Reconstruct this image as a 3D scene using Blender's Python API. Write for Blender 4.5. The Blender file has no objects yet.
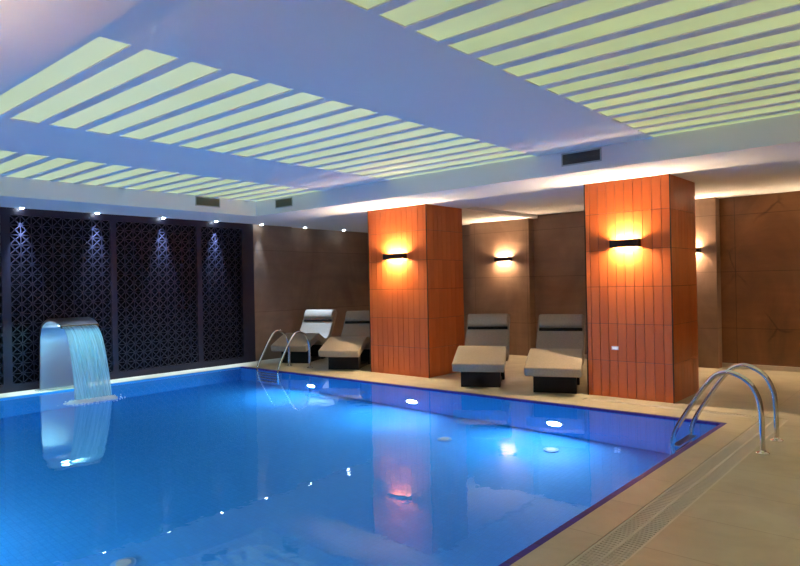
import bpy, bmesh, math, random
from mathutils import Vector, Matrix
random.seed(7)
S = bpy.context.scene
COL = S.collection

# ------------------------------------------------------------------ camera
cam_d = bpy.data.cameras.new('camera'); cam_d.sensor_width = 36; cam_d.lens = 642.59 / 800 * 36
cam_d.clip_end = 100
cam = bpy.data.objects.new('camera', cam_d); COL.objects.link(cam); S.camera = cam
FW = Vector((-0.655644, 0.755070, 0.000542)); RT = Vector((0.754911, 0.655520, -0.020055)); UP = Vector((0.015498, 0.012740, 0.999799))
M = Matrix((RT, UP, -FW)).transposed().to_4x4(); M.translation = (0, 0, 1.422)
cam.matrix_world = M

# ------------------------------------------------------------------ world, exposure, light levels
W = bpy.data.worlds.new('world'); S.world = W; W.use_nodes = True
W.node_tree.nodes['Background'].inputs[0].default_value = (0.05, 0.06, 0.09, 1)
W.node_tree.nodes['Background'].inputs[1].default_value = 0.15
S.view_settings.view_transform = 'Standard'; S.view_settings.look = 'None'
S.view_settings.exposure = 0.0; S.view_settings.gamma = 1.0; S.view_settings.use_curve_mapping = False
try:
    S.cycles.max_bounces = 12; S.cycles.diffuse_bounces = 5; S.cycles.transmission_bounces = 8; S.cycles.glossy_bounces = 4
    S.cycles.transparent_max_bounces = 12
    S.cycles.sample_clamp_indirect = 14.0; S.cycles.caustics_refractive = True; S.cycles.caustics_reflective = False
    S.cycles.use_denoising = True; S.cycles.blur_glossy = 1.0
except Exception: pass

E_PANEL = 0.58       # glowing ceiling panels
P_POOL = 57.0       # one underwater lamp
P_SPOT = 900.0       # one recessed downlight
E_SCONCE = 1250.0    # lamp of a column sconce
E_SCONCE_WALL = 950.0
E_SCONCE_ADDED = 850.0  # lamp of the unseen sconces added for warm light
WARM = (1.0, 0.74, 0.45)
WARM_WALL = (1.0, 0.68, 0.42)
POOL_COL = (0.55, 0.78, 1.0)
SPOT_COL = (0.55, 0.72, 1.0)

# ------------------------------------------------------------------ helpers
def obj(name, me, m=None, parent=None):
    if isinstance(me, bmesh.types.BMesh):
        b = me; me = bpy.data.meshes.new(name); b.normal_update(); b.to_mesh(me); b.free()
    o = bpy.data.objects.new(name, me); COL.objects.link(o)
    if m is not None: me.materials.append(m)
    if parent is not None: o.parent = parent
    return o
def tag(o, label=None, cat=None, group=None, kind=None):
    if label: o['label'] = label
    if cat: o['category'] = cat
    if group: o['group'] = group
    if kind: o['kind'] = kind
    return o
def struct(name, bm, m, parent=None, label=None):
    o = obj(name, bm, m, parent)
    if parent is None: o['kind'] = 'structure'
    if label: o['label'] = label
    return o
def thing(name, label, cat, loc=(0, 0, 0), rz=0, group=None):
    o = bpy.data.objects.new(name, None); COL.objects.link(o)
    o.location = loc; o.rotation_euler = (0, 0, rz); o.empty_display_size = .1
    return tag(o, label, cat, group)
def copy_tree(o, parent=None):
    kids = [c for c in COL.objects if c.parent == o]
    c = o.copy(); COL.objects.link(c); c.parent = parent
    for ch in kids: copy_tree(ch, c)
    return c
def bx(bm, x0, x1, y0, y1, z0, z1):
    v = [bm.verts.new((x, y, z)) for z in (z0, z1) for y in (y0, y1) for x in (x0, x1)]
    for f in ((0,2,3,1),(4,5,7,6),(0,1,5,4),(2,6,7,3),(0,4,6,2),(1,3,7,5)): bm.faces.new([v[i] for i in f])
def box(*a):
    bm = bmesh.new(); bx(bm, *a); return bm
def boxes(L):
    bm = bmesh.new()
    for a in L: bx(bm, *a)
    return bm
def smooth(o, ang=40):
    for p in o.data.polygons: p.use_smooth = True
    try:
        o.data.set_sharp_from_angle(angle=math.radians(ang))
    except Exception: pass
    return o
def bevel(o, w, seg=3):
    md = o.modifiers.new('bevel', 'BEVEL'); md.width = w; md.segments = seg; md.limit_method = 'ANGLE'; md.angle_limit = math.radians(40)
    return o
def crom(pts, n=8):
    P = [Vector(p) for p in pts]; P = [2*P[0]-P[1]] + P + [2*P[-1]-P[-2]]; out = []
    for i in range(1, len(P)-2):
        for k in range(n):
            t = k/n; a, b, c, d = P[i-1:i+3]
            out.append(0.5*((2*b)+(c-a)*t+(2*a-5*b+4*c-d)*t*t+(3*b-a-3*c+d)*t**3))
    out.append(P[-2]); return out
def tube(bm, path, r, seg=14, cap=True):
    path = [Vector(p) for p in path]; rings = []; N = None
    for i, p in enumerate(path):
        t = (path[min(i+1, len(path)-1)] - path[max(i-1, 0)]).normalized()
        if N is None: N = t.orthogonal().normalized()
        N = (N - t*N.dot(t)).normalized(); B = t.cross(N)
        rings.append([bm.verts.new(p + (N*math.cos(2*math.pi*k/seg) + B*math.sin(2*math.pi*k/seg))*r) for k in range(seg)])
    for a, b in zip(rings, rings[1:]):
        for k in range(seg): bm.faces.new((a[k], a[(k+1) % seg], b[(k+1) % seg], b[k]))
    if cap: bm.faces.new(rings[0][::-1]); bm.faces.new(rings[-1])
def lathe(bm, prof, c=(0,0,0), seg=28, axis='Z'):
    rings = []
    for r, z in prof:
        ring = []
        for k in range(seg):
            a = 2*math.pi*k/seg; x, y = r*math.cos(a), r*math.sin(a)
            if axis == 'Z': p = (x, y, z)
            elif axis == 'Y': p = (x, z, -y)
            else: p = (z, x, y)
            ring.append(bm.verts.new(Vector(c)+Vector(p)))
        rings.append(ring)
    for a, b in zip(rings, rings[1:]):
        for k in range(seg): bm.faces.new((a[k], a[(k+1) % seg], b[(k+1) % seg], b[k]))
    bm.faces.new(rings[0][::-1]); bm.faces.new(rings[-1])
    bmesh.ops.recalc_face_normals(bm, faces=bm.faces)

# ------------------------------------------------------------------ materials
def mat(name, col=(.5,.5,.5), rough=.5, metal=0.0, spec=.5, emit=None, es=1.0, nodes=None):
    m = bpy.data.materials.new(name); m.use_nodes = True
    p = m.node_tree.nodes['Principled BSDF']
    p.inputs['Base Color'].default_value = (*col, 1); p.inputs['Roughness'].default_value = rough
    p.inputs['Metallic'].default_value = metal; p.inputs['Specular IOR Level'].default_value = spec
    if emit: p.inputs['Emission Color'].default_value = (*emit, 1); p.inputs['Emission Strength'].default_value = es
    if nodes: nodes(m.node_tree, p)
    return m
def N(t, kind, **k):
    n = t.nodes.new(kind)
    for a, v in k.items(): setattr(n, a, v)
    return n
def coords(t, scale=(1,1,1), rot=(0,0,0), loc=(0,0,0)):
    g = N(t, 'ShaderNodeNewGeometry'); mp = N(t, 'ShaderNodeMapping')
    mp.inputs['Scale'].default_value = scale; mp.inputs['Rotation'].default_value = rot; mp.inputs['Location'].default_value = loc
    t.links.new(g.outputs['Position'], mp.inputs['Vector']); return mp.outputs[0]
def ramp(t, fac, stops):
    r = N(t, 'ShaderNodeValToRGB'); e = r.color_ramp.elements
    while len(e) > 2: e.remove(e[-1])
    e[0].position, e[0].color = stops[0][0], (*stops[0][1], 1); e[1].position, e[1].color = stops[1][0], (*stops[1][1], 1)
    for p, c in stops[2:]:
        q = e.new(p); q.color = (*c, 1)
    t.links.new(fac, r.inputs[0]); return r.outputs[0]
def noise(t, vec, scale=2, detail=4, rough=.5, dist=0.0):
    n = N(t, 'ShaderNodeTexNoise'); n.inputs['Scale'].default_value = scale; n.inputs['Detail'].default_value = detail
    n.inputs['Roughness'].default_value = rough; n.inputs['Distortion'].default_value = dist
    t.links.new(vec, n.inputs['Vector']); return n.outputs['Fac']
def mixc(t, fac, a, b, mode='MIX'):
    n = N(t, 'ShaderNodeMix', data_type='RGBA', blend_type=mode)
    if isinstance(fac, float): n.inputs[0].default_value = fac
    else: t.links.new(fac, n.inputs[0])
    for i, v in ((6, a), (7, b)):
        if isinstance(v, tuple): n.inputs[i].default_value = (*v, 1)
        else: t.links.new(v, n.inputs[i])
    return n.outputs[2]
def brick(t, vec, w, h, mortar, c1, c2, cm, offset=0.0):
    b = N(t, 'ShaderNodeTexBrick'); b.offset = offset; b.squash = 1
    b.inputs['Scale'].default_value = 1; b.inputs['Brick Width'].default_value = w; b.inputs['Row Height'].default_value = h
    b.inputs['Mortar Size'].default_value = mortar; b.inputs['Mortar Smooth'].default_value = .1
    b.inputs['Color1'].default_value = (*c1, 1); b.inputs['Color2'].default_value = (*c2, 1); b.inputs['Mortar'].default_value = (*cm, 1)
    t.links.new(vec, b.inputs['Vector']); return b
def bump(t, p, h, strength=.2, dist=.01):
    n = N(t, 'ShaderNodeBump'); n.inputs['Strength'].default_value = strength; n.inputs['Distance'].default_value = dist
    t.links.new(h, n.inputs['Height']); t.links.new(n.outputs[0], p.inputs['Normal'])

M_ceiling = mat('ceiling_paint', (.80,.80,.80), .85, spec=.2)
def f(t, p):
    v = coords(t)
    base = ramp(t, noise(t, v, 1.3, 6, .6), [(.3, (.46,.42,.29)), (.7, (.56,.52,.38))])
    st = ramp(t, noise(t, coords(t, (1,1,1), loc=(3,1,0)), 2.4, 5, .65, .6), [(.35, (.72,.69,.64)), (.6, (1,1,1))])
    c = mixc(t, .55, base, st, 'MULTIPLY')
    b = brick(t, coords(t, loc=(.3,.2,0)), 1.2, .6, .004, (1,1,1), (.96,.95,.94), (.74,.71,.67))
    t.links.new(mixc(t, 1.0, c, b.outputs[0], 'MULTIPLY'), p.inputs['Base Color'])
    bump(t, p, noise(t, v, 14, 4), .08, .004)
M_deck = mat('deck_stone', rough=.38, nodes=f)
M_grate = mat('grate_plastic', (.62,.58,.48), .5)
M_gutter = mat('gutter_dark', (.10,.09,.08), .8)
def f(t, p):
    b = brick(t, coords(t), .1, .1, .004, (.028,.018,.22), (.040,.022,.28), (.02,.01,.10))
    t.links.new(b.outputs[0], p.inputs['Base Color'])
M_edge = mat('violet_mosaic', rough=.5, spec=.25, nodes=f)
def pool_tile(vecrot):
    def f(t, p):
        v = coords(t, rot=vecrot)
        b = brick(t, v, .05, .05, .003, (.026,.29,.68), (.032,.31,.72), (.022,.262,.64))
        t.links.new(b.outputs[0], p.inputs['Base Color'])
    return f
M_pool = mat('pool_mosaic_floor', rough=.6, spec=.2, nodes=pool_tile((0,0,0)))
M_poolw = mat('pool_mosaic_wall', rough=.6, spec=.2, nodes=pool_tile((math.pi/2,0,0)))
M_poolw2 = mat('pool_mosaic_side', rough=.6, spec=.2, nodes=pool_tile((math.pi/2,0,math.pi/2)))

def stone(name, c1, c2, c3, swap=False, vein=.0):
    def f(t, p):
        v = coords(t, (1,1,.6), loc=(0,0,1))
        a = ramp(t, noise(t, v, 1.1, 8, .62, .9), [(.30, c1), (.52, c2), (.74, c3)])
        w = ramp(t, noise(t, coords(t, (.5,.5,3.0)), 2.0, 6, .6, .5), [(.35, (.80,.80,.80)), (.65, (1,1,1))])
        c = mixc(t, .7, a, w, 'MULTIPLY')
        if vein:
            vo = N(t, 'ShaderNodeTexVoronoi', feature='DISTANCE_TO_EDGE'); vo.inputs['Scale'].default_value = 1.1
            nz = N(t, 'ShaderNodeTexNoise'); nz.inputs['Scale'].default_value = 1.6; nz.inputs['Detail'].default_value = 5
            g = coords(t, (1,1,.8)); t.links.new(g, nz.inputs['Vector'])
            sc_ = N(t, 'ShaderNodeVectorMath', operation='SCALE'); sc_.inputs['Scale'].default_value = .35; t.links.new(nz.outputs['Color'], sc_.inputs[0])
            av = N(t, 'ShaderNodeVectorMath', operation='ADD'); t.links.new(g, av.inputs[0]); t.links.new(sc_.outputs[0], av.inputs[1])
            t.links.new(av.outputs[0], vo.inputs['Vector'])
            vv = ramp(t, vo.outputs['Distance'], [(.0, (.35,.30,.28)), (.025, (1,1,1))])
            msk = ramp(t, noise(t, coords(t, loc=(5,2,1)), .9, 2), [(.48, (1,1,1)), (.55, (0,0,0))])
            vv2 = mixc(t, msk, vv, (1.0,1.0,1.0))
            c = mixc(t, vein, c, vv2, 'MULTIPLY')
        b = brick(t, coords(t, rot=(math.pi/2,0,math.pi/2 if swap else 0), loc=(.25,.62,0)), 1.18, .88, .004, (1,1,1), (.93,.93,.93), (.45,.42,.4))
        c = mixc(t, 1.0, c, b.outputs[0], 'MULTIPLY')
        t.links.new(c, p.inputs['Base Color'])
        bump(t, p, noise(t, v, 9, 5), .12, .01)
    return mat(name, rough=.5, spec=.35, nodes=f)
M_stone = stone('brown_stone', (.17,.10,.065), (.23,.145,.095), (.30,.19,.125))
M_stone_r = stone('veined_rust_stone', (.12,.058,.025), (.20,.088,.034), (.27,.125,.05), vein=.7)
M_stone_l = stone('brown_stone_side', (.17,.105,.07), (.22,.145,.10), (.28,.185,.13), swap=True)
M_darkwall = mat('black_backing', (.006,.006,.009), .9, spec=.1)
M_screen = mat('dark_navy_metal', (.010,.010,.024), .42, metal=.1, spec=.35)
def f(t, p):
    oi = N(t, 'ShaderNodeNewGeometry')
    c = ramp(t, oi.outputs['Random Per Island'], [(0.0, (.50,.108,.022)), (1.0, (.60,.140,.032))])
    v = coords(t, (1,1,.35))
    c2 = mixc(t, .35, c, ramp(t, noise(t, v, 6, 4), [(.3, (.7,.65,.6)), (.7, (1,1,1))]), 'MULTIPLY')
    t.links.new(c2, p.inputs['Base Color'])
M_tile = mat('terracotta_tile', rough=.32, spec=.4, nodes=f)
M_grout = mat('dark_grout', (.10,.022,.006), .8)
M_trim = mat('black_trim', (.012,.01,.01), .3, metal=.5)
M_black = mat('black_lacquer', (.006,.005,.005), .5, spec=.2)
def f(t, p):
    v = coords(t)
    t.links.new(ramp(t, noise(t, v, 60, 3), [(.3, (.26,.215,.155)), (.7, (.31,.26,.19))]), p.inputs['Base Color'])
M_cushion = mat('taupe_leatherette', rough=.55, spec=.35, nodes=f)
M_shell = mat('tan_shell', (.30,.20,.13), .45)
M_strap = mat('dark_strap', (.012,.009,.009), .8, spec=.1)
M_chrome = mat('polished_steel', (.72,.71,.70), .16, metal=1.0)
M_steel = mat('brushed_steel', (.65,.66,.68), .28, metal=1.0)
M_vent = mat('vent_dark', (.03,.032,.03), .6)
M_ventf = mat('vent_frame', (.42,.44,.42), .5)
M_white = mat('white_plastic', (.8,.8,.8), .4)
M_base = mat('pale_skirting', (.62,.54,.44), .4)
def f(t, p):
    v = coords(t)
    c = ramp(t, noise(t, v, .5, 2), [(.35, (.62,.77,.30)), (.65, (.71,.85,.39))])
    t.links.new(c, p.inputs['Emission Color'])
    m_ = N(t, 'ShaderNodeMath', operation='MULTIPLY'); n2 = noise(t, coords(t, (1,3,1)), .8, 2)
    r = ramp(t, n2, [(.3, (.78,.78,.78)), (.7, (1.05,1.05,1.05))]); t.links.new(r, m_.inputs[0]); m_.inputs[1].default_value = E_PANEL
    t.links.new(m_.outputs[0], p.inputs['Emission Strength'])
M_glow = mat('backlit_diffuser', (.3,.32,.2), .6, nodes=f)
def f2(t, p):
    c = ramp(t, noise(t, coords(t), .5, 2), [(.35, (.66,.81,.40)), (.65, (.73,.87,.50))]); t.links.new(c, p.inputs['Emission Color'])
    p.inputs['Emission Strength'].default_value = E_PANEL*1.05
M_glow2 = mat('pale_backlit_diffuser', (.3,.32,.25), .6, nodes=f2)
M_lens = mat('downlight_lens', (.9,.9,1), .3, emit=(.75,.88,1), es=70)
M_plens = mat('pool_lamp_lens', (.9,.95,1), .3, emit=(.75,.9,1), es=30)
M_lamp = mat('sconce_lamp', (1,1,1), .5, emit=WARM, es=E_SCONCE)
M_lampw = mat('wall_sconce_lamp', (1,1,1), .5, emit=WARM_WALL, es=E_SCONCE_WALL)
M_lampn = mat('added_sconce_lamp', (1,1,1), .5, emit=(1,.74,.46), es=E_SCONCE_ADDED)
M_led = mat('fountain_led', (1,1,1), .5, emit=(.45,.85,1.0), es=12)

def water_mat():
    m = bpy.data.materials.new('pool_water'); m.use_nodes = True; t = m.node_tree; t.nodes.clear()
    o = N(t, 'ShaderNodeOutputMaterial'); g = N(t, 'ShaderNodeBsdfGlass'); g.inputs['IOR'].default_value = 1.33
    g.inputs['Roughness'].default_value = 0.0; g.inputs['Color'].default_value = (.86,.95,1,1)
    t.links.new(g.outputs[0], o.inputs['Surface'])
    b = N(t, 'ShaderNodeBump'); b.inputs['Strength'].default_value = .18; b.inputs['Distance'].default_value = .01
    n1 = noise(t, coords(t, (1,1,1)), 3.2, 3, .5); t.links.new(n1, b.inputs['Height']); t.links.new(b.outputs[0], g.inputs['Normal'])
    return m
M_water = water_mat()
def sheet_mat():
    m = bpy.data.materials.new('falling_water'); m.use_nodes = True; t = m.node_tree; t.nodes.clear()
    o = N(t, 'ShaderNodeOutputMaterial')
    tr = N(t, 'ShaderNodeBsdfTransparent'); df = N(t, 'ShaderNodeBsdfDiffuse'); df.inputs[0].default_value = (.62,.86,.95,1)
    tl = N(t, 'ShaderNodeBsdfTranslucent'); tl.inputs[0].default_value = (.62,.88,.97,1)
    gl = N(t, 'ShaderNodeBsdfGlossy'); gl.inputs['Roughness'].default_value = .15
    mx = N(t, 'ShaderNodeMixShader'); mx.inputs[0].default_value = .5; t.links.new(df.outputs[0], mx.inputs[1]); t.links.new(tl.outputs[0], mx.inputs[2])
    m2 = N(t, 'ShaderNodeMixShader'); m2.inputs[0].default_value = .12; t.links.new(mx.outputs[0], m2.inputs[1]); t.links.new(gl.outputs[0], m2.inputs[2])
    fac = ramp(t, noise(t, coords(t, (.6,30,.7)), 1.6, 4, .6), [(.32, (.35,.35,.35)), (.68, (.95,.95,.95))])
    m3 = N(t, 'ShaderNodeMixShader'); t.links.new(fac, m3.inputs[0]); t.links.new(tr.outputs[0], m3.inputs[1]); t.links.new(m2.outputs[0], m3.inputs[2])
    t.links.new(m3.outputs[0], o.inputs['Surface']); return m
M_sheet = sheet_mat()

# ------------------------------------------------------------------ structure
XL, XR, YF, YN = -9.657, -1.714, 6.80, .30       # pool edges
H1, H2 = 2.60, 2.84
XW, XE, Y0, YB = -10.2, 1.7, -1.3, 10.97
XF, YS, YNR = -8.90, 6.5935, 1.316
deck = [(-10.5,XL,Y0,YF), (XL,XE,7.31,YB+.3), (-10.5,XL,YF,YB+.3), (XL,-3.4,YF,7.31), (-3.4,-1.5,YF,7.17), (-1.28,XE,Y0,7.31),
        (XR,-1.5,Y0,YF), (XL,XR,Y0,YN), (-1.5,-1.28,Y0,YN)]
struct('floor', boxes([(a,b,c,d,-.12,0) for a,b,c,d in deck]), M_deck)
struct('trim_1', boxes([(-1.5,-1.28,YN,7.31,-.11,-.05), (-3.4,-1.5,7.17,7.31,-.11,-.05)]), M_gutter, label='dark gutter channel under the drain grates')
e = .05
bm = boxes([(XL,XR,YF-e,YF,-.06,-.004), (XR-e,XR,YN,YF-e,-.06,-.004), (XL,XR-e,YN,YN+e,-.06,-.004)])
struct('trim_2', bm, M_edge, label='violet mosaic strip round the pool edge')
D = -1.35
struct('trim_3', box(XL-.1,XR+.1,YN-.1,YF+.1,D-.1,D), M_pool, label='blue mosaic pool floor')
struct('wall_pool_far', box(XL,XR,YF-e,YF+.06,D,-.06), M_poolw)
struct('wall_pool_near', box(XL,XR,YN-.06,YN+e,D,-.06), M_poolw)
struct('wall_pool_left', box(XL-.1,XL+.004,YN,YF,D,-.004), M_poolw2)
struct('wall_pool_right', box(XR-e,XR+.1,YN,YF,D,-.06), M_poolw2)

struct('wall_back', box(-10.5,XE,YB,YB+.2,0,3), M_stone_r)
struct('wall_back_pier', box(-7.44,-6.10,10.75,YB,0,2.66), M_stone)
struct('wall_back_pier_right', box(-3.95,-2.824,10.75,YB,0,2.66), M_stone)
struct('wall_back_left', box(-10.3,-3.95,YB-.03,YB,0,2.66), M_stone)
struct('wall_left', boxes([(-10.5,-10.26,Y0,7.30,-.1,2.7)]), M_darkwall)
struct('wall_left_pier', boxes([(-10.5,-10.10,7.30,8.34,-.02,2.7)]), M_stone_l)
struct('wall_left_rear', boxes([(-10.5,-10.22,8.34,YB,-.02,2.7)]), M_stone_l)
struct('wall_right', box(XE,XE+.2,Y0,YB+.2,-.1,3), M_stone_l)
struct('wall_front', box(-10.5,XE+.2,Y0-.2,Y0,-.1,3), M_stone)
for nm, a in (('baseboard_back', (-6.10,-3.95,YB-.06,YB-.03,0,.07)), ('baseboard_right', (-2.824,XE,YB-.03,YB,0,.07))):
    struct(nm, box(*a), M_base)

bm = boxes([(-10.5,XF,Y0,YB,H1,3.0), (XF,XE,YS,8.43,H1,3.0), (XF,-6.0,8.43,YB,H1,3.0), (-6.0,XE,8.43,YB,H1+.06,3.0),
            (XF,XE,Y0,YNR,H1,3.0), (1.0,XE,YNR,YS,H1,3.0),
            (-3.613,-2.293,YNR,YS,H2,3.0), (-7.25,-5.87,YNR,YS,H2,3.0), (XF,1.0,YNR,YS,2.93,3.0), (.9,1.0,YNR,YS,H2,3.0)])
struct('ceiling', bm, M_ceiling)

# ------------------------------------------------------------------ ceiling light panels with slats
SL = [2.465 + .3025*k for k in range(-3, 14)]
def panel(x0, x1, label, gm):
    t = thing('ceiling_light_panel', label, 'ceiling light', ((x0+x1)/2, (YNR+YS)/2, H2), 0, 'slatted ceiling light panels')
    cx, cy = (x0+x1)/2, (YNR+YS)/2
    obj('diffuser', box(x0-cx, x1-cx, YNR-cy, YS-cy, .0085, .04), gm, t)
    for y in SL:
        if y < 1.6: y += .033
        obj('slat', box(x0-cx, x1-cx, y-.042-cy, y+.042-cy, 0, .008), M_ceiling, t)
    return t
panel(-2.293, .9, 'large slatted glowing ceiling panel at the right, nearest the viewer', M_glow)
panel(-5.87, -3.613, 'middle slatted glowing ceiling panel between the two wide blue beams', M_glow2)
panel(XF, -7.25, 'narrow slatted glowing ceiling panel next to the black lattice screens', M_glow2)

# ------------------------------------------------------------------ vents
M_vent2 = mat('vent_olive', (.12,.13,.08), .6)
def vent(loc, rz, w, h, label, vm):
    t = thing('air_vent', label, 'vent', loc, rz, 'air vents in the ceiling fascia')
    obj('vent_backing', box(-w/2+.012, w/2-.012, -.004, .002, .012, h-.012), vm, t)
    obj('vent_frame', boxes([(-w/2,w/2,-.012,.0,0,.014), (-w/2,w/2,-.012,0,h-.014,h), (-w/2,-w/2+.014,-.012,0,.014,h-.014), (w/2-.014,w/2,-.012,0,.014,h-.014)]), M_ventf, t)
    n = 6
    for k in range(n):
        z = .02 + (h-.04)*(k+.5)/n
        bm = box(-w/2+.014, w/2-.014, -.010, -.004, z-.002, z+.002)
        bmesh.ops.rotate(bm, verts=bm.verts, cent=(0,-.007,z), matrix=Matrix.Rotation(.6, 3, 'X'))
        obj('louvre', bm, vm, t)
vent((-3.075, YS, 2.682), 0, .46, .143, 'dark air vent on the ceiling edge left of the right column', M_vent)
vent((-8.157, YS, 2.682), 0, .43, .143, 'dark air vent on the ceiling edge above the far left corner, facing the viewer', M_vent2)
vent((XF, 5.67, 2.69), math.pi/2, .44, .15, 'dark air vent in the ceiling edge above the lattice screens', M_vent2)

# ------------------------------------------------------------------ columns
def column(x0, x1, label, y0=7.506, y1=8.428):
    cx, cy = (x0+x1)/2, (y0+y1)/2; w, dd = (x1-x0)/2, (y1-y0)/2
    t = thing('column', label, 'column', (cx, cy, 0), 0, 'terracotta tiled columns')
    obj('column_core', box(-w+.012, w-.012, -dd+.012, dd-.012, 0, H1), M_grout, t)
    bm = bmesh.new(); g = .0030
    zs = [0, .44, .885, 1.33, 1.77, 2.215, H1]
    def cuts(L, off):
        c = [-L]; x = -L + off
        while x < L-.02: c.append(x); x += .108
        c.append(L); return c
    cx_ = cuts(w, .06); cy_ = cuts(dd, .06)
    for z0, z1 in zip(zs, zs[1:]):
        for a, b in zip(cx_, cx_[1:]):
            bx(bm, a+g, b-g, -dd, -dd+.012, z0+g, z1-g); bx(bm, a+g, b-g, dd-.012, dd, z0+g, z1-g)
        for a, b in zip(cy_, cy_[1:]):
            bx(bm, -w, -w+.012, a+g, b-g, z0+g, z1-g); bx(bm, w-.012, w, a+g, b-g, z0+g, z1-g)
    obj('tile_cladding', bm, M_tile, t)
    for sx in (-1, 1):
        obj('corner_trim', box(sx*w-.007, sx*w+.003 if sx > 0 else sx*w+.007, -dd-.003, -dd+.007, 0, H1), M_trim, t)
    return t
column(-7.175, -5.976, 'left column clad in orange terracotta tiles, beside the pool')
column(-3.471, -2.446, 'right column clad in orange terracotta tiles, with a small pale plate')

column(-7.175, -5.976, 'added terracotta tiled near column, unseen to the left of the viewer', -.97, -.05)  # unseen column, added to carry a warm sconce
column(-3.471, -2.446, 'added terracotta tiled near column beside the viewer, unseen', -.97, -.05)  # second unseen column, added for the sconce on its face

# wall sconces: black open box, lamps shining up and down
def sconce(x, y, z, w, h, d, lm, label, grp, rz=0):
    t = thing('wall_sconce', label, 'wall light', (x, y, z), rz, grp)
    th = .006
    obj('sconce_body', boxes([(-w/2,w/2,-d,-d+th,-h/2,h/2), (-w/2,-w/2+th,-d+th,0,-h/2,h/2), (w/2-th,w/2,-d+th,0,-h/2,h/2),
                              (-w/2+th,w/2-th,-d+th,-.001,-.01,.01)]), M_black, t)
    for s in (-1, 1):
        obj('lamp', box(-w/2+.05, w/2-.05, -d+.02, -.02, s*.011 if s > 0 else -.014, .014 if s > 0 else -.011), lm, t)
g1, g2 = 'black box sconces on the columns', 'black box sconces on the rear wall'
sconce(-6.575, 7.506, 1.84, .42, .085, .09, M_lamp, 'black box wall light glowing warm on the left column', g1)
sconce(-2.958, 7.506, 1.84, .34, .09, .09, M_lamp, 'black box wall light glowing warm on the right column', g1)
sconce(-6.64, 10.75, 1.85, .35, .08, .09, M_lampw, 'black box wall light on the rear stone wall between the columns', g2)
sconce(-3.22, 10.75, 1.85, .35, .08, .09, M_lampw, 'black box wall light on the rear wall, half hidden by the right column', g2)

g3 = 'unseen black box sconces added for warm light'  # unseen sconces, added to warm the near ceiling and the deck
sconce(-6.575, -.05, 1.84, .42, .085, .09, M_lampn, 'added unseen black box wall light on the near column at the far end of the near deck', g3, math.pi)
sconce(-2.95, -.05, 1.84, .42, .085, .09, M_lampn, 'added unseen black box wall light on the near column beside the viewer', g3, math.pi)
sconce(-.3, Y0, 1.85, .35, .08, .09, M_lampn, 'added unseen black box wall light directly behind the viewer', g3, math.pi)
sconce(XE, 2.6, 1.85, .35, .08, .09, M_lampn, 'added black box wall light on the right wall, outside the view, nearest the viewer', g3, -math.pi/2)
sconce(XE, 5.4, 1.85, .35, .08, .09, M_lampn, 'added black box wall light on the right wall, outside the view, level with the near ladder', g3, -math.pi/2)
sconce(-.9, YB, 1.85, .35, .08, .09, M_lampn, 'added unseen black box wall light on the rear wall beyond the right edge of the view', g3)

t = thing('wall_switch', 'small pale rectangular plate low on the front of the right column', 'switch', (-3.118, 7.506, .595))
obj('plate', box(-.042,.042,-.008,0,-.022,.022), mat('lilac_plate', (.75,.7,.85), .4), t)
for s in (-1, 1):
    obj('button', box(s*.018-.013, s*.018+.013, -.012, -.008, -.009, .009), mat('lit_button', (.8,.8,.9), .4, emit=(.8,.8,1), es=.9), t)

# ------------------------------------------------------------------ lattice screens on the left wall
def screen(y0, y1, fl, fr, label):
    t = thing('lattice_screen', label, 'screen', (-10.07, (y0+y1)/2, 0), 0, 'black lattice wall screens')
    cy = (y0+y1)/2; a0, a1 = y0+fl-cy, y1-fr-cy; z0, z1 = .11, 2.50
    obj('screen_frame', boxes([(-.05,.01,y0-cy,y1-cy,0.001,z0), (-.05,.01,y0-cy,y1-cy,z1,H1), (-.05,.01,y0-cy,a0,z0,z1), (-.05,.01,a1,y1-cy,z0,z1)]), M_screen, t)
    bm = bmesh.new(); nx = max(1, round((a1-a0)/.144)); nz = round((z1-z0)/.144); px, pz = (a1-a0)/nx, (z1-z0)/nz; r = .006
    def bar(p, q, r=r):
        p, q = Vector((0,*p)), Vector((0,*q)); d = (q-p).normalized(); n = Vector((0,-d.z,d.y))*r; h = Vector((.008,0,0))
        v = [bm.verts.new(c) for c in (p-n-h, q-n-h, q+n-h, p+n-h, p-n+h, q-n+h, q+n+h, p+n+h)]
        for f_ in ((3,2,1,0),(4,5,6,7),(0,1,5,4),(2,3,7,6),(1,2,6,5),(0,4,7,3)): bm.faces.new([v[i] for i in f_])
    for i in range(nx+1): bar((a0+i*px, z0), (a0+i*px, z1), .0045)
    for k in range(nz+1): bar((a0, z0+k*pz), (a1, z0+k*pz), .0045)
    # diagonals of every cell, clipped to the panel
    for i in range(nx):
        for k in range(nz):
            A = (a0+i*px, z0+k*pz); B = (A[0]+px, A[1]+pz)
            bar(A, B); bar((A[0], B[1]), (B[0], A[1]))
    # small discs where the bars of the star meet
    for i in range(nx+1):
        for k in range(nz+1):
            if (i+k) % 2: continue
            c = Vector((0, a0+i*px, z0+k*pz)); rr = .024
            ring = [[bm.verts.new(c+Vector((s*.0095, rr*math.cos(math.pi*j/4), rr*math.sin(math.pi*j/4)))) for j in range(8)] for s in (-1,1)]
            bm.faces.new(ring[0][::-1]); bm.faces.new(ring[1])
            for j in range(8): bm.faces.new((ring[0][j], ring[0][(j+1)%8], ring[1][(j+1)%8], ring[1][j]))
    bmesh.ops.recalc_face_normals(bm, faces=bm.faces)
    obj('lattice', bm, M_screen, t)
screen(1.72, 3.17, .045, .045, 'black lattice screen at the left edge of the view')
screen(3.17, 4.707, .065, .040, 'black lattice screen directly behind the curved water spout')
screen(4.707, 6.222, .040, .044, 'wide black lattice screen right of the one behind the water spout')
screen(6.222, 7.375, .044, .26, 'narrower black lattice screen beside the brown stone wall')

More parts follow.
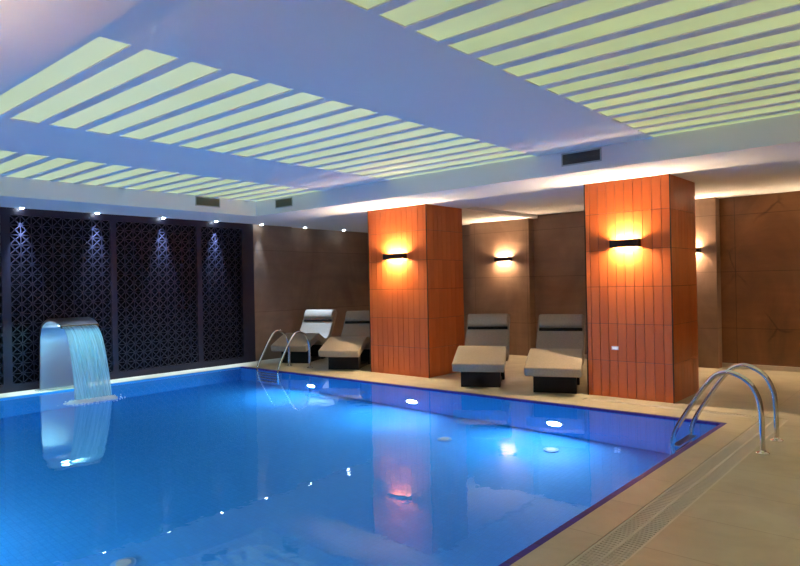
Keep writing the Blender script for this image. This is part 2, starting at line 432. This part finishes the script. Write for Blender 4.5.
# ------------------------------------------------------------------ downlights above the screens
first = None
spots = [3.37,4.43,5.52,6.53,7.52,8.60,9.69]
lab = ['above the left part of the lattice screens, brightest of the row', 'above the lattice screen behind the water spout', 'above the middle of the wide lattice screen',
       'above the narrow lattice screen', 'above the near edge of the brown side wall', 'above the far left lounger', 'nearest the left column']
for i, y in enumerate(spots):
    L = 'small blue-white ceiling downlight ' + lab[i]
    if first is None:
        t = first = thing('downlight', L, 'downlight', (-9.985, y, H1), 0, 'recessed downlights along the side wall')
        bm = bmesh.new(); lathe(bm, [(.030,-.001),(.046,-.001),(.046,-.006),(.030,-.006)], seg=24)
        smooth(obj('trim_ring', bm, M_white, t))
        bm = bmesh.new(); lathe(bm, [(.030,-.001),(.030,-.006),(.024,-.016),(.010,-.021)], seg=24); obj('lens', bm, M_lens, t)
        ld = bpy.data.lights.new('downlight_beam', 'SPOT'); ld.energy = P_SPOT; ld.color = SPOT_COL; ld.spot_size = math.radians(38); ld.spot_blend = 1.0; ld.shadow_soft_size = .03
        lo = bpy.data.objects.new('beam', ld); COL.objects.link(lo); lo.parent = t; lo.location = (0,0,-.03); lo.rotation_euler = (0, math.radians(4), 0)
    else:
        t = copy_tree(first); t.location = (-9.985, y, H1); t['label'] = L
        if y > 7:   # the last three are dimmer; two of them are aimed at the loungers
            b_ = [c for c in COL.objects if c.parent == t and c.type == 'LIGHT'][0]
            b_.data = b_.data.copy(); b_.data.energy = P_SPOT*(.12 if y < 8 else .55 if y < 9 else .15)
            if y > 8: b_.rotation_euler = (math.radians(-3), math.radians(-11), 0); b_.data.spot_size = math.radians(34)

# ------------------------------------------------------------------ pool water and underwater lamps
bm = bmesh.new()
v = [bm.verts.new(p) for p in ((XL+.004,YN+e,-.02), (XR-e,YN+e,-.02), (XR-e,YF-e,-.02), (XL+.004,YF-e,-.02))]; bm.faces.new(v)
tag(obj('pool_water', bm, M_water), 'calm blue water filling the pool', 'water', kind='stuff')
def pool_light(x, y, ry, label):
    t = thing('pool_light', label, 'pool light', (x, y, -.90), ry, 'round underwater pool lamps')
    bm = bmesh.new(); lathe(bm, [(.10,0),(.10,-.02),(.085,-.03),(.085,0)], axis='Y'); smooth(obj('lamp_ring', bm, M_steel, t))
    bm = bmesh.new(); lathe(bm, [(.084,-.0),(.084,-.010),(.070,-.018)], axis='Y'); obj('lamp_lens', bm, M_plens, t)
    ld = bpy.data.lights.new('pool_lamp_light', 'AREA'); ld.shape = 'DISK'; ld.size = .17; ld.energy = P_POOL; ld.color = POOL_COL
    lo = bpy.data.objects.new('light', ld); COL.objects.link(lo); lo.parent = t; lo.location = (0,-.035,0); lo.rotation_euler = (math.radians(-90),0,0)
    return t
pool_light(-7.74, YF-e, 0, 'round glowing underwater lamp in the far pool wall, nearest the ladder')
pool_light(-5.66, YF-e, 0, 'round glowing underwater lamp in the far pool wall, below the left column')
pool_light(-3.53, YF-e, 0, 'round glowing underwater lamp in the far pool wall, below the right column')
for x, w_ in ((-7.74, 'farthest from the drain grate'), (-5.66, 'middle of its three'), (-3.53, 'nearest the drain grate')):  # unseen near-wall lamps, added to brighten the pool
    pool_light(x, YN+e, math.pi, 'added unseen round underwater lamp in the near pool wall, ' + w_)

M_inlet = mat('pale_blue_cover', (.16,.38,.62), .4)
def inlet(x, y, label):
    t = thing('pool_inlet', label, 'drain cover', (x, y, D), 0, 'round inlet covers on the pool floor')
    bm = bmesh.new(); lathe(bm, [(.085,0),(.085,.012),(.07,.018),(.065,.018)]); smooth(obj('cover', bm, M_inlet, t))
    bm = bmesh.new(); lathe(bm, [(.05,.018),(.05,.024),(.03,.026)]); obj('cap', bm, M_ventf, t)
inlet(-4.5, 2.13, 'pale round cover on the pool floor near the lower left')
inlet(-4.45, 5.85, 'pale round cover on the pool floor below the left column')
inlet(-3.3, 6.2, 'pale round cover on the pool floor below the right column')

# ------------------------------------------------------------------ drain grates
def grate(L, w, mid, loc, rz, label):
    t = thing('drain_grate', label, 'grate', loc, rz)
    bm = boxes([(0,.012,0,L,-.03,-.002), (w-.012,w,0,L,-.03,-.002)])
    obj('side_rail', bm, M_grate, t)
    if mid: obj('centre_rail', box(w/2-.008,w/2+.008,0,L,-.03,-.001), M_grate, t)
    bm = bmesh.new(); n = int(L/.030)
    for k in range(n):
        y = (k+.5)*L/n; bx(bm, .012, w-.012, y-.0075, y+.0075, -.026, -.003)
    o = obj('grate_bars', bm, M_grate, t)
    return t
grate(7.0, .216, True, (-1.498, .305, 0), 0, 'long pale drain grate running beside the pool on the right')
grate(1.89, .132, False, (-1.503, 7.174, 0), math.pi/2, 'short pale drain grate along the far deck in front of the right column')

# ------------------------------------------------------------------ pool ladders
def ladder(loc, rz, path, w, treads, label):
    t = thing('pool_ladder', label, 'ladder', loc, rz, 'chrome pool ladders')
    P = crom(path, 8)
    for s in (0, 1):
        bm = bmesh.new(); tube(bm, [(p[0], s*w, p[1]) for p in P], .0205, 16)
        r_ = smooth(obj('rail', bm, M_chrome, t))
        bm = bmesh.new(); lathe(bm, [(.052,.0),(.052,.006),(.040,.014),(.026,.018),(.0215,.026)], c=(path[0][0], s*w, 0)); smooth(obj('base_flange', bm, M_chrome, r_))
    xe = path[-1][0]
    for z in treads:
        bm = box(xe-.02, xe+.055, .02, w-.02, z-.012, z+.012); o = obj('tread', bm, M_steel, t); bevel(o, .005, 2)
        bm = boxes([(xe-.01+k*.018, xe-.002+k*.018, .04, w-.04, z+.012, z+.016) for k in range(4)]); obj('tread_grip', bm, M_vent, o)
    return t
path = [(0,.0),(.0,.15),(-.003,.30),(-.02,.43),(-.075,.545),(-.16,.61),(-.25,.632),(-.34,.60),(-.42,.51),(-.50,.39),(-.58,.26),(-.655,.13),(-.695,.02),(-.705,-.10),(-.70,-.25),(-.70,-.55),(-.70,-.95)]
path = [Vector((a,b,0)) for a,b in path]
ladder((-1.203, 5.778, 0), 0, path, .525, (-.12,-.38,-.64,-.90), 'chrome pool ladder with two arched rails at the right edge of the pool')
# the far ladder is turned to face the far edge
def far_ladder():
    t = thing('pool_ladder', 'chrome pool ladder with two arched rails in the far left corner of the pool', 'ladder', (-8.437, 7.31, 0), math.pi/2, 'chrome pool ladders')
    P = crom([Vector((p[0]*.985, p[1], 0)) for p in path], 8); w = .55
    for s in (0, 1):
        bm = bmesh.new(); tube(bm, [(p[0], s*w, p[1]) for p in P], .0205, 16); r_ = smooth(obj('rail', bm, M_chrome, t))
        bm = bmesh.new(); lathe(bm, [(.052,.0),(.052,.006),(.040,.014),(.026,.018),(.0215,.026)], c=(0, s*w, 0)); smooth(obj('base_flange', bm, M_chrome, r_))
    for z in (-.16,-.42,-.68,-.94):
        bm = box(-.71, -.635, .02, w-.02, z-.012, z+.012); o = obj('tread', bm, M_steel, t); bevel(o, .005, 2)
        bm = boxes([(-.70+k*.018, -.692+k*.018, .04, w-.04, z+.012, z+.016) for k in range(4)]); obj('tread_grip', bm, M_vent, o)
far_ladder()

# ------------------------------------------------------------------ water spout
t = thing('water_spout', 'curved stainless steel water spout at the left edge of the pool', 'fountain', (-9.86, 3.805, 0))
prof = crom([Vector(p) for p in ((0,0,0),(-.01,0,.3),(-.015,0,.6),(.0,0,.80),(.06,0,.93),(.18,0,1.0),(.32,0,1.025),(.45,0,1.015),(.58,0,.985),(.68,0,.945))], 8)
bm = bmesh.new(); rows = []; n = len(prof); th = .035
for i, p in enumerate(prof):
    tn = (prof[min(i+1,n-1)]-prof[max(i-1,0)]).normalized(); nr = Vector((tn.z,0,-tn.x)); hw = .295 - .05*i/(n-1)
    tt = th if i > 8 else th
    rows.append([bm.verts.new(p+Vector((0,-hw,0))), bm.verts.new(p+Vector((0,hw,0))), bm.verts.new(p+nr*tt+Vector((0,hw,0))), bm.verts.new(p+nr*tt+Vector((0,-hw,0)))])
for a, b in zip(rows, rows[1:]):
    for k in range(4): bm.faces.new((a[k], a[(k+1)%4], b[(k+1)%4], b[k]))
bm.faces.new(rows[0][::-1]); bm.faces.new(rows[-1]); bmesh.ops.recalc_face_normals(bm, faces=bm.faces)
bevel(smooth(obj('spout_body', bm, M_steel, t)), .006, 2)
obj('base_plate', box(-.05,.10,-.34,.34,0,.02), M_steel, t)
lip = prof[-1]
obj('lip_edge', box(lip.x-.012, lip.x+.012, -.25, .25, lip.z-.045, lip.z-.008), mat('gold_lip_highlight', (.75,.62,.35), .2, metal=1.0), t)  # gold colour paints the yellowish highlight onto the spout lip
obj('light_strip', box(.50, .56, -.22, .22, .93, .94), M_led, t)
ld = bpy.data.lights.new('spout_led', 'AREA'); ld.shape = 'RECTANGLE'; ld.size = .06; ld.size_y = .44; ld.energy = 22; ld.color = (.35,.85,1.0)
lo = bpy.data.objects.new('light', ld); COL.objects.link(lo); lo.parent = t; lo.location = (.54,0,.92); lo.rotation_euler = (0,math.radians(4),0)
# falling water
bm = bmesh.new(); R = []; K = 26; J = 34
for k in range(K+1):
    f_ = k/K; x = -9.86 + lip.x + .015 + .60*f_**.58; z = (lip.z-.03)*(1-f_) - .02*f_; hw = .225 + .012*f_
    R.append([bm.verts.new((x + .014*math.sin(j*1.7+3*f_)*f_ + .010*math.sin(j*4.1), 3.79 - .09*f_ + (j/J-.5)*2*hw, z)) for j in range(J+1)])
for a, b in zip(R, R[1:]):
    for j in range(J): bm.faces.new((a[j], a[j+1], b[j+1], b[j]))
o = smooth(obj('falling_water', bm, M_sheet), 180); md = o.modifiers.new('s', 'SOLIDIFY'); md.thickness = .012
tag(o, 'translucent pale blue sheet of water falling from the steel spout', 'water', kind='stuff')
# splash foam where it lands
bm = bmesh.new()
for k in range(900):
    a = random.random()*2*math.pi; rr = abs(random.gauss(0,.5))
    x = -8.50 + .26*rr*math.cos(a); y = 3.67 + (random.random()-.5)*.50 + .20*rr*math.sin(a); s = random.uniform(.006,.022)*(1.3-min(rr,1))
    if s < .004: continue
    bmesh.ops.create_icosphere(bm, subdivisions=1, radius=s, matrix=Matrix.Translation((x, y, -.018+s*.4)))
o = smooth(obj('splash_foam', bm, mat('foam', (.90,.96,1.0), .5)), 180)
tag(o, 'white foam splashing where the falling sheet meets the pool', 'foam', kind='stuff')

# ------------------------------------------------------------------ loungers
TOP = [(0,.345),(.18,.405),(.40,.475),(.58,.520),(.68,.515),(.80,.465),(.92,.41),(1.03,.40),(1.14,.45),(1.25,.56),(1.36,.69),(1.47,.82),(1.56,.925)]
def strip(top, off0, off1, w0, s0=0.0, s1=1.0, taper=False):
    P = [Vector((0,a,b)) for a,b in top]; Q = crom(P, 6); n = len(Q); bm = bmesh.new(); rows = []
    i0, i1 = int(s0*(n-1)), int(s1*(n-1))
    for i in range(i0, i1+1):
        tn = (Q[min(i+1,n-1)]-Q[max(i-1,0)]).normalized(); nr = Vector((0, tn.z, -tn.y))
        A, B = Q[i]+nr*off0, Q[i]+nr*off1
        w = w0*(1 - .07*i/(n-1))
        rows.append([bm.verts.new(A+Vector((-w,0,0))), bm.verts.new(A+Vector((w,0,0))), bm.verts.new(B+Vector((w,0,0))), bm.verts.new(B+Vector((-w,0,0)))])
    for a, b in zip(rows, rows[1:]):
        for k in range(4): bm.faces.new((a[k], a[(k+1)%4], b[(k+1)%4], b[k]))
    bm.faces.new(rows[0][::-1]); bm.faces.new(rows[-1]); bmesh.ops.recalc_face_normals(bm, faces=bm.faces)
    bmesh.ops.translate(bm, verts=bm.verts, vec=(0,-.75,0))
    return bm
def lounger():
    t = thing('pool_lounger', '', 'lounger', group='wave shaped poolside loungers')
    bevel(smooth(obj('cushion', strip(TOP, 0, .112, .345), M_cushion, t), 50), .016, 3)
    bevel(smooth(obj('shell', strip(TOP, .1125, .130, .335, .02, .985), M_shell, t), 50), .004, 2)
    P = crom([Vector((0,a,b)) for a,b in TOP], 6); n = len(P)
    a, b = P[-2], P[-11]; d = (a-b).normalized(); nr = Vector((0,-d.z,d.y))
    bm = bmesh.new(); rows = []
    L = (a-b).length*1.02
    for s in range(13):
        u = -1 + 2*s/12; th = .018 + .056*math.sqrt(max(0, 1-abs(u)**2.6)); c = (a+b)/2 + d*(u*L/2)
        rows.append([bm.verts.new(c - nr*.004 + Vector((-.30,0,0))), bm.verts.new(c - nr*.004 + Vector((.30,0,0))), bm.verts.new(c+nr*th+Vector((.30,0,0))), bm.verts.new(c+nr*th+Vector((-.30,0,0)))])
    for p, q in zip(rows, rows[1:]):
        for k in range(4): bm.faces.new((p[k], p[(k+1)%4], q[(k+1)%4], q[k]))
    bm.faces.new(rows[0][::-1]); bm.faces.new(rows[-1]); bmesh.ops.recalc_face_normals(bm, faces=bm.faces); bmesh.ops.translate(bm, verts=bm.verts, vec=(0,-.75,0))
    pil = bevel(smooth(obj('head_pillow', bm, M_cushion, t), 60), .012, 3)
    c = b - d*.028
    bm = bmesh.new(); bmesh.ops.create_cube(bm, size=1, matrix=Matrix.Translation(c + nr*.012 + Vector((0,-.75,0))) @ Matrix.Rotation(math.atan2(d.z, d.y), 4, 'X') @ Matrix.Diagonal((.60,.034,.034,1)))
    bevel(obj('pillow_strap', bm, M_strap, pil), .006, 2)
    obj('base', boxes([(-.265,.265,-.47,-.35,.0,.295), (-.235,.235,-.35,.22,.0,.05), (-.265,.265,.22,.36,0,.268)]), M_black, t)
    return t
LP = [(-4.883,7.237,27.5,'grey pool lounger beside the right side of the left column'),
      (-3.862,7.383,22.5,'grey pool lounger beside the left side of the right column'),
      (-9.19,7.60,25,'grey pool lounger with a blue-white lit backrest behind the far ladder'),
      (-7.77,7.467,28.5,'grey pool lounger partly hidden behind the left column')]
L0 = lounger()
for i, (x, y, a, l) in enumerate(LP):
    o = L0 if i == 0 else copy_tree(L0)
    a = math.radians(a); d = Vector((-math.sin(a), math.cos(a), 0)); o.location = Vector((x, y, 0)) + d*.47; o.rotation_euler = (0,0,a); o['label'] = l
